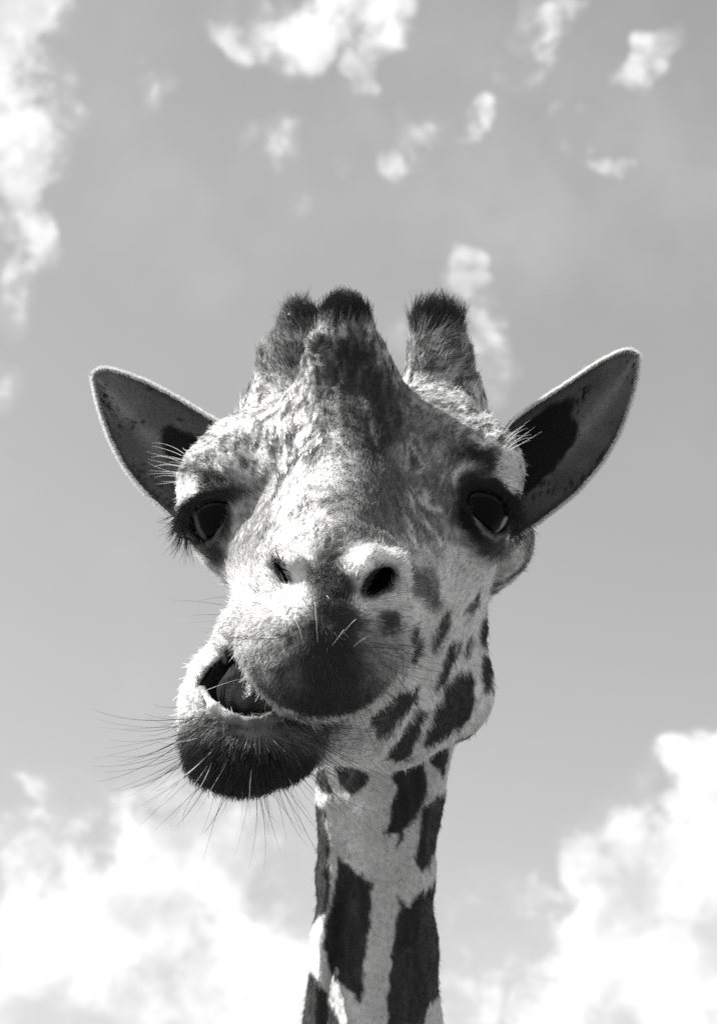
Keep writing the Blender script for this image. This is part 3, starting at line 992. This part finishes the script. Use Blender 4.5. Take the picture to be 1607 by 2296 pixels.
def grow(pos, nor, D, L, lift, curl, rad, rg, k=4, bend=0.5, mess=0.25):
    n = len(pos)
    D = D + rg.normal(0, mess, (n, 3))
    D -= nor * (D * nor).sum(1)[:, None]
    D /= np.linalg.norm(D, axis=1)[:, None] + 1e-9
    lf = np.clip(lift * (1 + rg.normal(0, 0.25, n)), 0.05, 2.0)
    pts = np.zeros((n, k, 3))
    cur = pos - nor * 0.0008
    pts[:, 0] = cur
    seg = L / (k - 1)
    for i in range(1, k):
        t = (i - 0.5) / (k - 1)
        d = D + nor * (lf * (1 - bend * t))[:, None]
        d /= np.linalg.norm(d, axis=1)[:, None]
        d = d + rg.normal(0, curl, (n, 3)) * t
        cur = cur + d * seg[:, None]
        pts[:, i] = cur
    tt = np.linspace(0, 1, k)
    r = rad[:, None] * (1 - 0.75 * tt[None, :] ** 1.5)
    return pts, r


rg = np.random.default_rng(11)
view = HV / np.linalg.norm(HV, axis=1)[:, None]
facing = -(HN * view).sum(1)
_x, _y = proj(HV)
near = sstep(2.25, 1.5, HV[:, 1]) * 0.8 + 0.55
wt_ = np.where(facing > -0.45, 1.0, 0.12) * near * (_y < 2345)
NH = 380000
pos, nor = scatter(HV, HQ, HN, NH, wt_, rg)
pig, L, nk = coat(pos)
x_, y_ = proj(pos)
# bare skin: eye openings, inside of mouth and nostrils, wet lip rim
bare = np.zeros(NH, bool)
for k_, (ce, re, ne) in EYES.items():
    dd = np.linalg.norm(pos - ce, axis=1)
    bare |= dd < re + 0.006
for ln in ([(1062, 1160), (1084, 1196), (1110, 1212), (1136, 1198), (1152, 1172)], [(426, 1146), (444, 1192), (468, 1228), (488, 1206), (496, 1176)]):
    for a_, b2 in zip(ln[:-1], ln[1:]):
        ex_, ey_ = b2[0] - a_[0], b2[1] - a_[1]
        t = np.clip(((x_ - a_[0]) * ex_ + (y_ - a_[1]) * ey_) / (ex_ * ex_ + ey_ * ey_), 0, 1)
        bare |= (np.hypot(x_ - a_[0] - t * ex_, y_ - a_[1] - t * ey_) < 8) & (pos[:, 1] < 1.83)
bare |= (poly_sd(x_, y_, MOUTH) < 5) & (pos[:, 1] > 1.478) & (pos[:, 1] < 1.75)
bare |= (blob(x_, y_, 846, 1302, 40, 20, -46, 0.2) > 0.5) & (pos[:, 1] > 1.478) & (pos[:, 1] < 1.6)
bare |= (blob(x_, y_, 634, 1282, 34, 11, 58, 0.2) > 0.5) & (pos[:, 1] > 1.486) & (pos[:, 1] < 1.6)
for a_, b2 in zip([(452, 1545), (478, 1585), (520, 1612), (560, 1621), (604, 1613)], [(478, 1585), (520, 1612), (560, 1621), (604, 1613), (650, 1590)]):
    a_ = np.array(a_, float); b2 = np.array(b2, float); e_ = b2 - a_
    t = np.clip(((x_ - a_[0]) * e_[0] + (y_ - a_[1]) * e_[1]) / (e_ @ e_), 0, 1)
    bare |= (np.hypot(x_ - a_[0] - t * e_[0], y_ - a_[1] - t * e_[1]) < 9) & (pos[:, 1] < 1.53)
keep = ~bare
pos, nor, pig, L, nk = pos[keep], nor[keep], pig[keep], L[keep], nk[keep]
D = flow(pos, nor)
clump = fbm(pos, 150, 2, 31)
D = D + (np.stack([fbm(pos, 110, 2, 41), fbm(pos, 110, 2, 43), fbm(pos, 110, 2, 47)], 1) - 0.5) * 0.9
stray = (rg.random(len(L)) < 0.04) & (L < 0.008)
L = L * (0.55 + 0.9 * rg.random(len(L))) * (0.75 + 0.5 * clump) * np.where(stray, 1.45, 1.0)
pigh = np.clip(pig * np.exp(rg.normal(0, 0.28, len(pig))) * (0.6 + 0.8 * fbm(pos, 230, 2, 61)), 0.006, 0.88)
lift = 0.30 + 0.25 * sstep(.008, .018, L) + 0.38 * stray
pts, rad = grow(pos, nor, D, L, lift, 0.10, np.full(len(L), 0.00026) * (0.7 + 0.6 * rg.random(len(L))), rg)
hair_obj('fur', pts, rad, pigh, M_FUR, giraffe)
print('fur', len(pts), round(time.time() - T0, 1))

# ------------------------------------------------------------------ ears


def resample(pts, n):
    pts = np.array(pts, float)
    s = np.r_[0, np.cumsum(np.linalg.norm(np.diff(pts, axis=0), axis=1))]
    t = np.linspace(0, s[-1], n)
    # Catmull-like smoothing by blurring the resampled line
    q = np.stack([np.interp(t, s, pts[:, i]) for i in range(pts.shape[1])], 1)
    for _ in range(6):
        q[1:-1] = (q[:-2] + 2 * q[1:-1] + q[2:]) / 4
    return q


def make_ear(upper, lower, Yb, Yt, cup, inner_dark, label):
    nu, nv = 60, 34
    A = resample(upper, nu); B = resample(lower, nu)
    Vf = np.zeros((nu, nv, 3)); U = np.zeros((nu, nv)); W = np.zeros((nu, nv))
    for i in range(nu):
        u = i / (nu - 1)
        Y0 = Yb + (Yt - Yb) * u
        pa, pb = P(A[i, 0], A[i, 1], Y0 + 0.012 * (1 - u)), P(B[i, 0], B[i, 1], Y0 - 0.01 * (1 - u))
        wd = np.linalg.norm(pb - pa)
        for j in range(nv):
            v = j / (nv - 1)
            c = 1 - abs(2 * v - 1) ** 2.3
            dep = cup * min(wd, 0.11) * c * (0.55 + 0.75 * (1 - u) ** 1.6)
            ridge = 0.0022 * math.exp(-((v - 0.62 + 0.1 * u) / 0.035) ** 2) + 0.0016 * math.exp(-((v - 0.40) / 0.03) ** 2)
            q = pa + (pb - pa) * v
            q = q + np.array([0, dep - ridge * (1 - u), 0])
            Vf[i, j] = q; U[i, j] = u; W[i, j] = v
    Vi = Vf.reshape(-1, 3)
    du = np.gradient(Vf, axis=0); dv = np.gradient(Vf, axis=1)
    Nf = np.cross(du, dv); Nf /= np.linalg.norm(Nf, axis=2)[..., None] + 1e-9
    if Nf[nu // 2, nv // 2, 1] > 0:
        Nf = -Nf
    Ni = Nf.reshape(-1, 3)
    th = 0.0035 * (1 - 0.6 * np.abs(2 * W.ravel() - 1) ** 4)[:, None]
    Vb = Vi - Ni * th
    idx = np.arange(nu * nv).reshape(nu, nv)
    f = np.stack([idx[:-1, :-1], idx[1:, :-1], idx[1:, 1:], idx[:-1, 1:]], -1).reshape(-1, 4)
    if np.cross(Vi[f[500, 1]] - Vi[f[500, 0]], Vi[f[500, 2]] - Vi[f[500, 0]])[1] > 0:
        f = f[:, ::-1]
    off = nu * nv
    fb = f[:, ::-1] + off
    rimi = np.concatenate([idx[:, 0], idx[-1, 1:], idx[-2::-1, -1], idx[0, -2:0:-1]])
    r2 = np.roll(rimi, -1)
    fr = np.stack([rimi, r2, r2 + off, rimi + off], 1)
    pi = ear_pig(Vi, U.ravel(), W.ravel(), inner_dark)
    pb_ = np.full(off, 0.55) + 0.1 * (fbm(Vb, 60, 2, 3) - .5)
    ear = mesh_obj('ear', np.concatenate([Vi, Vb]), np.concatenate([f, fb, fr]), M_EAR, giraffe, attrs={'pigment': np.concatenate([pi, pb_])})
    ear['label'] = label
    # hair: down inside, coat outside, pale fringe on the rim
    rg2 = np.random.default_rng(5)
    p1, n1 = scatter(Vi, f, Ni, 26000, None, rg2)
    ii = ((p1[:, None, :] - Vi[None, ::7]) ** 2).sum(2).argmin(1) * 7 if False else None
    # nearest grid sample through a coarse search
    g = Vi.reshape(nu, nv, 3)[::3, ::2].reshape(-1, 3); gu = U[::3, ::2].ravel(); gv = W[::3, ::2].ravel()
    near_i = np.concatenate([((c[:, None, :] - g[None]) ** 2).sum(2).argmin(1) for c in np.array_split(p1, 20)])
    u1, v1 = gu[near_i], gv[near_i]
    tipdir = (P(A[-1, 0], A[-1, 1], Yt) - P((A[0, 0] + B[0, 0]) / 2, (A[0, 1] + B[0, 1]) / 2, Yb)); tipdir /= np.linalg.norm(tipdir)
    D1 = np.tile(tipdir, (len(p1), 1)); D1 -= n1 * (D1 * n1).sum(1)[:, None]
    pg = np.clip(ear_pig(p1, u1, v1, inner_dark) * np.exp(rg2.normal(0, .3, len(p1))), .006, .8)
    L1 = 0.0035 * (0.5 + rg2.random(len(p1)))
    a1, r1 = grow(p1, n1, D1, L1, np.full(len(p1), .35), .08, np.full(len(p1), .00016), rg2)
    p2, n2 = scatter(Vb, f[:, ::-1], -Ni, 9000, None, rg2)
    D2 = np.tile(tipdir, (len(p2), 1)); D2 -= n2 * (D2 * n2).sum(1)[:, None]
    a2, r2_ = grow(p2, n2, D2, np.full(len(p2), .006), np.full(len(p2), .3), .08, np.full(len(p2), .0002), rg2)
    # rim
    rim = Vf[:, 0], Vf[:, -1]
    ps, ns, ds = [], [], []
    for e, sgn in ((0, -1), (nv - 1, 1)):
        t = rg2.random(9000) * (nu - 1.001); i0 = t.astype(int); ft = (t - i0)[:, None]
        ed = Vf[i0, e] * (1 - ft) + Vf[i0 + 1, e] * ft
        ins = Vf[i0, e - sgn * 2] * (1 - ft) + Vf[i0 + 1, e - sgn * 2] * ft
        out = ed - ins; out /= np.linalg.norm(out, axis=1)[:, None] + 1e-9
        ps.append(ed + rg2.normal(0, .0006, ed.shape) + np.array([0, .0012, 0])); ns.append(out); ds.append(np.tile(tipdir, (len(ed), 1)))
    p3, n3, D3 = np.concatenate(ps), np.concatenate(ns), np.concatenate(ds)
    D3 -= n3 * (D3 * n3).sum(1)[:, None]
    a3, r3 = grow(p3, n3, D3, .0034 * (.4 + rg2.random(len(p3))), np.full(len(p3), 1.1), .10, np.full(len(p3), .00016), rg2)
    allp = np.concatenate([a1, a2, a3]); allr = np.concatenate([r1, r2_, r3])
    allg = np.concatenate([pg, np.full(len(a2), .6), np.full(len(a3), .82)])
    h = hair_obj('ear_fur', allp, allr, allg, M_FUR, giraffe)
    h.parent = ear; h.matrix_parent_inverse = ear.matrix_world.inverted()
    return ear


def ear_pig(p, u, v, dark):
    a = 0.245 + 0.14 * (fbm(p, 40, 3, 2) - 0.5) + 0.10 * np.exp(-((v - .55) / .12) ** 2)
    spk = sstep(.66, .74, vnoise(p, 330, 4)) * sstep(.5, .62, fbm(p, 45, 2, 19) + 0.12 * (v - .4))
    a = a * (1 - 0.85 * spk)
    edge = sstep(.80, 1.0, np.abs(2 * v - 1))
    a = a * (1 - 0.45 * edge)
    dk = np.clip(dark(u, v) + 0.35 * (fbm(p, 70, 3, 6) - .5), 0, 1)  # dark skin of the ear hollow, with its shade painted in
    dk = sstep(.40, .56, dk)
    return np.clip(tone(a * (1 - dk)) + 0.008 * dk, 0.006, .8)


def mat_ear():
    m, N, Lk = new_mat('ear_skin')
    b_ = N.new('ShaderNodeBsdfPrincipled'); b_.inputs['Roughness'].default_value = 0.7
    b_.inputs['Specular IOR Level'].default_value = 0.2
    rgb = attr_rgb(N, Lk, 'pigment', 1.0)
    Lk.new(rgb, b_.inputs['Base Color'])
    t = N.new('ShaderNodeBsdfTranslucent')
    rgb2 = attr_rgb(N, Lk, 'pigment', 0.8)
    Lk.new(rgb2, t.inputs['Color'])
    mx = N.new('ShaderNodeMixShader'); mx.inputs[0].default_value = 0.25
    Lk.new(b_.outputs[0], mx.inputs[1]); Lk.new(t.outputs[0], mx.inputs[2])
    o_ = N.new('ShaderNodeOutputMaterial'); Lk.new(mx.outputs[0], o_.inputs[0])
    return m


M_EAR = mat_ear()
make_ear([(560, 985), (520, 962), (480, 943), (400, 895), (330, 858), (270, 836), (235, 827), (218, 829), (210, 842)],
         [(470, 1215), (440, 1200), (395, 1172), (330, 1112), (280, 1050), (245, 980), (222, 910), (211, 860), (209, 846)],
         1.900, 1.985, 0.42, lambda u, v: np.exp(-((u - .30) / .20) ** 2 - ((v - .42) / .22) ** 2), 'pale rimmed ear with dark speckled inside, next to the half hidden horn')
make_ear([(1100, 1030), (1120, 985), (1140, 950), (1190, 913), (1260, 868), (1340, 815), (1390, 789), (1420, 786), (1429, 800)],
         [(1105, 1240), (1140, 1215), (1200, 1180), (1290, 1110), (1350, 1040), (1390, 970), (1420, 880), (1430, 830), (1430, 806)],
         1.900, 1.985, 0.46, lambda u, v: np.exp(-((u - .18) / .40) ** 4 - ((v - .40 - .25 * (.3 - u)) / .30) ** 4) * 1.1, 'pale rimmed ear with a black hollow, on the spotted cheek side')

# ------------------------------------------------------------------ eyes, lashes, tongue, whiskers


def mat_eye():
    m, N, Lk = new_mat('eyeball')
    at = N.new('ShaderNodeAttribute'); at.attribute_name = 'pigment'
    b_ = N.new('ShaderNodeBsdfPrincipled')
    b_.inputs['Roughness'].default_value = 0.04
    b_.inputs['IOR'].default_value = 1.19
    b_.inputs['Specular IOR Level'].default_value = 0.5
    Lk.new(attr_rgb(N, Lk, 'pigment', 1.0), b_.inputs['Base Color'])
    o_ = N.new('ShaderNodeOutputMaterial'); Lk.new(b_.outputs[0], o_.inputs[0])
    return m


M_EYE = mat_eye()


def uv_ball(c, r, nu=48, nv=32):
    V = [c + np.array([0, 0, r])]
    for i in range(1, nv):
        t = math.pi * i / nv
        for j in range(nu):
            a = 2 * math.pi * j / nu
            V.append(c + r * np.array([math.sin(t) * math.cos(a), math.sin(t) * math.sin(a), math.cos(t)]))
    V.append(c - np.array([0, 0, r]))
    fs = []
    for i in range(nv - 2):
        for j in range(nu):
            a = 1 + i * nu + j; b_ = 1 + i * nu + (j + 1) % nu
            fs.append((a, a + nu, b_ + nu, b_))
    n = len(V) - 1
    for j in range(nu):
        fs.append((0, 1 + j, 1 + (j + 1) % nu, 0)); k0 = 1 + (nv - 2) * nu
        fs.append((n, k0 + (j + 1) % nu, k0 + j, n))
    return np.array(V), fs


def mesh_pf(name, V_sight, faces, mat, parent, pig=None):
    me = bpy.data.meshes.new(name)
    fs = [tuple(dict.fromkeys(f)) for f in faces]
    me.from_pydata([tuple(v) for v in to_world(V_sight)], [], fs)
    for p_ in me.polygons:
        p_.use_smooth = True
    if pig is not None:
        at = me.attributes.new('pigment', 'FLOAT', 'POINT'); at.data.foreach_set('value', np.asarray(pig, np.float32))
    me.materials.append(mat)
    ob = bpy.data.objects.new(name, me); col.objects.link(ob)
    adopt(ob, parent)
    return ob


M_LASH = mat_fur('lash', 1.0, 0.3)
for k_, (ce, re, ne) in EYES.items():
    V, fs = uv_ball(ce, re, 120, 80)
    dirs = (V - ce) / re
    M = frame_of(ne, ROLL[k_])
    loc = dirs @ M
    c = -loc[:, 1]
    pg = np.where(c > 0.60, 0.002, 0.004)
    ex_, ey_ = proj(V)
    ln = [(1106, 1203), (1124, 1192), (1136, 1166)] if k_ == 'r' else [(434, 1150), (446, 1188), (464, 1216)]
    dl = np.full(len(V), 1e9)
    for a_, b2 in zip(ln[:-1], ln[1:]):
        dx_, dy_ = b2[0] - a_[0], b2[1] - a_[1]
        t_ = np.clip(((ex_ - a_[0]) * dx_ + (ey_ - a_[1]) * dy_) / (dx_ * dx_ + dy_ * dy_), 0, 1)
        dl = np.minimum(dl, np.hypot(ex_ - a_[0] - t_ * dx_, ey_ - a_[1] - t_ * dy_))
    scl = sstep(9, 4, dl) * (c > 0) if k_ == 'r' else sstep(6, 2, dl) * (c > 0)
    pg = pg * (1 - scl) + (0.35 if k_ == 'r' else 0.06) * scl
    mesh_pf('eye', V, fs, M_EYE, giraffe, pg)
    # lashes along the upper lid
    n = 420
    t = rg.random(n)
    a1 = ce + M @ np.array([-0.029, -re * 0.55, 0.008]); a2 = ce + M @ np.array([0.0, -re * 1.06, 0.0215]); a3 = ce + M @ np.array([0.031, -re * 0.50, 0.002])
    q = (1 - t)[:, None] ** 2 * a1 + (2 * t * (1 - t))[:, None] * (2 * a2 - (a1 + a3) / 2) + (t ** 2)[:, None] * a3
    sgn = 1 if k_ == 'r' else -1
    base = M @ np.array([0.25 * sgn, -1.0, -0.75])
    nn = np.tile(base / np.linalg.norm(base), (n, 1))
    outw = t if sgn > 0 else 1 - t
    DD = np.tile(M @ np.array([0.8 * sgn, -.2, -0.5]), (n, 1)) + rg.normal(0, .2, (n, 3))
    Ll = (0.009 + 0.021 * outw ** 1.4) * (0.7 + .5 * rg.random(n))
    pp, rr = grow(q + rg.normal(0, .0012, (n, 3)), nn, DD, Ll, np.full(n, 0.9), .05, np.full(n, .00028), rg, k=5, mess=.25)
    hair_obj('eyelashes', pp, rr, np.full(n, .02), M_LASH, giraffe)

# tongue lying in the open mouth
tc_ = P(562, 1564, 1.553)
V, fs = uv_ball(np.zeros(3), 1.0, 56, 40)
V = V * np.array([px(58, 1.53), 0.050, px(56, 1.53)]) @ rotm(0, 18, 0).T + tc_
V = V + (fbm(V, 160, 2, 3) - .5)[:, None] * np.array([0, .0025, .001])
M_TONGUE = mat_simple('tongue_skin', 0.085, 0.30, 0.5, 0.0, (260, 0.5))
tongue = mesh_pf('tongue', V, fs, M_TONGUE, giraffe)
tongue['label'] = 'dark wet tongue in the open corner of the mouth'

# whiskers
M_WH = mat_fur('whisker', 1.0, 0.3)


def whiskers(name, specs, seed):
    rw = np.random.default_rng(seed)
    out, rads, pgs = [], [], []
    kd = 9
    for root, tip, sag, r0, pgv in specs:
        root, tip = np.array(root), np.array(tip)
        t = np.linspace(0, 1, kd)[:, None]
        mid = (root + tip) / 2 + np.array(sag)
        c = (1 - t) ** 2 * root + 2 * t * (1 - t) * mid + t * t * tip
        out.append(c); rads.append(r0 * (1 - .82 * t[:, 0])); pgs.append(pgv)
    return hair_obj(name, np.array(out), np.array(rads), np.array(pgs), M_WH, giraffe)


def hit(x, y, Y0=1.36, Y1=1.9):
    """first hide point on a sight line"""
    ys = np.arange(Y0, Y1, 0.001)
    pts_ = np.array([P(x, y, q) for q in ys])
    d = head_sdf(pts_)
    i = np.argmax(d < 0)
    return pts_[i] if d[i] < 0 else P(x, y, 1.5)


rw = np.random.default_rng(23)
specs = []
cand = rw.random((420, 2)) * np.array([330, 270]) + np.array([395, 1490])
for x, y in cand:
    # chin whiskers radiate from the middle of the lower lip
    ux, uy = (x - 570) / 165, (y - 1640) / 105
    q = math.hypot(ux, uy)
    if q > 1.02 or q < 0.55 or (y < 1600 and x > 440):
        continue
    r = hit(x, y)
    if r[1] > 1.58:
        continue
    l = 0.028 + 0.050 * rw.random()
    an = math.atan2(-(y - 1610), (x - 565)) + rw.normal(0, .16)
    tip = r + np.array([math.cos(an) * l, -0.015 + rw.normal(0, .012), math.sin(an) * l])
    specs.append((r, tip, (rw.normal(0, .007), rw.normal(0, .004), -.003 - .009 * rw.random()), 0.00013 + 0.00013 * rw.random(), 0.015 if rw.random() < .88 else .7))
# upper lip bristles
cand = rw.random((150, 2)) * np.array([360, 200]) + np.array([540, 1420])
for x, y in cand:
    ux, uy = (x - 716) / 187, (y - 1462) / 152
    q = math.hypot(ux, uy)
    if q > 1.0 or q < 0.5:
        continue
    r = hit(x, y)
    if r[1] > 1.55:
        continue
    l = 0.012 + 0.022 * rw.random() + (0.02 if x > 800 else 0)
    an = math.atan2(-(y - 1440), (x - 720)) + rw.normal(0, .2)
    tip = r + np.array([math.cos(an) * l, -0.010, math.sin(an) * l])
    specs.append((r, tip, (0, -.002, -.002), 0.00018, 0.015 if rw.random() < .97 else .75))
# few long pale hairs seen against the dark lip, and straws of hair by the cheek
for x, y, x2, y2, pgv in ((706, 1352, 713, 1440, .85), (658, 1385, 680, 1445, .8), (800, 1388, 770, 1420, .85), (772, 1412, 745, 1447, .85), (832, 1425, 792, 1450, .8),
                          (455, 1552, 545, 1520, .9), (495, 1380, 420, 1382, .06), (500, 1358, 380, 1345, .06), (490, 1395, 400, 1400, .3), (505, 1340, 440, 1350, .08)):
    r = hit(x, y)
    t_ = hit(x2, y2) if x2 > 600 else P(x2, y2, r[1])
    t_ = t_ - np.array([0, .010, 0])
    specs.append((r - [0, .001, 0], t_, (rw.normal(0, .0015), -.008, .002), 0.00015, pgv * .8))
whiskers('whiskers', specs, 1)
# brow bristles
specs = []
for x0, y0, x1, y1, n in ((395, 1050, 335, 1030, 16), (1150, 1000, 1205, 950, 13)):
    for i in range(n):
        jx, jy = rw.normal(0, 10), rw.normal(0, 18)
        r = hit(x0 + (18 if x0 < 800 else -18) + jx * .4, y0 + jy, 1.6, 2.0)
        k2 = 0.35 + 0.75 * rw.random()
        t_ = r + (P(x1 + rw.normal(0, 16), y1 + jy * 1.6 + rw.normal(0, 8), r[1] - .01) - r) * k2
        specs.append((r, t_, (0, 0, .003 + rw.normal(0, .003)), 0.00019, .8))
whiskers('brow_bristles', specs, 2)
print('done', round(time.time() - T0, 1))
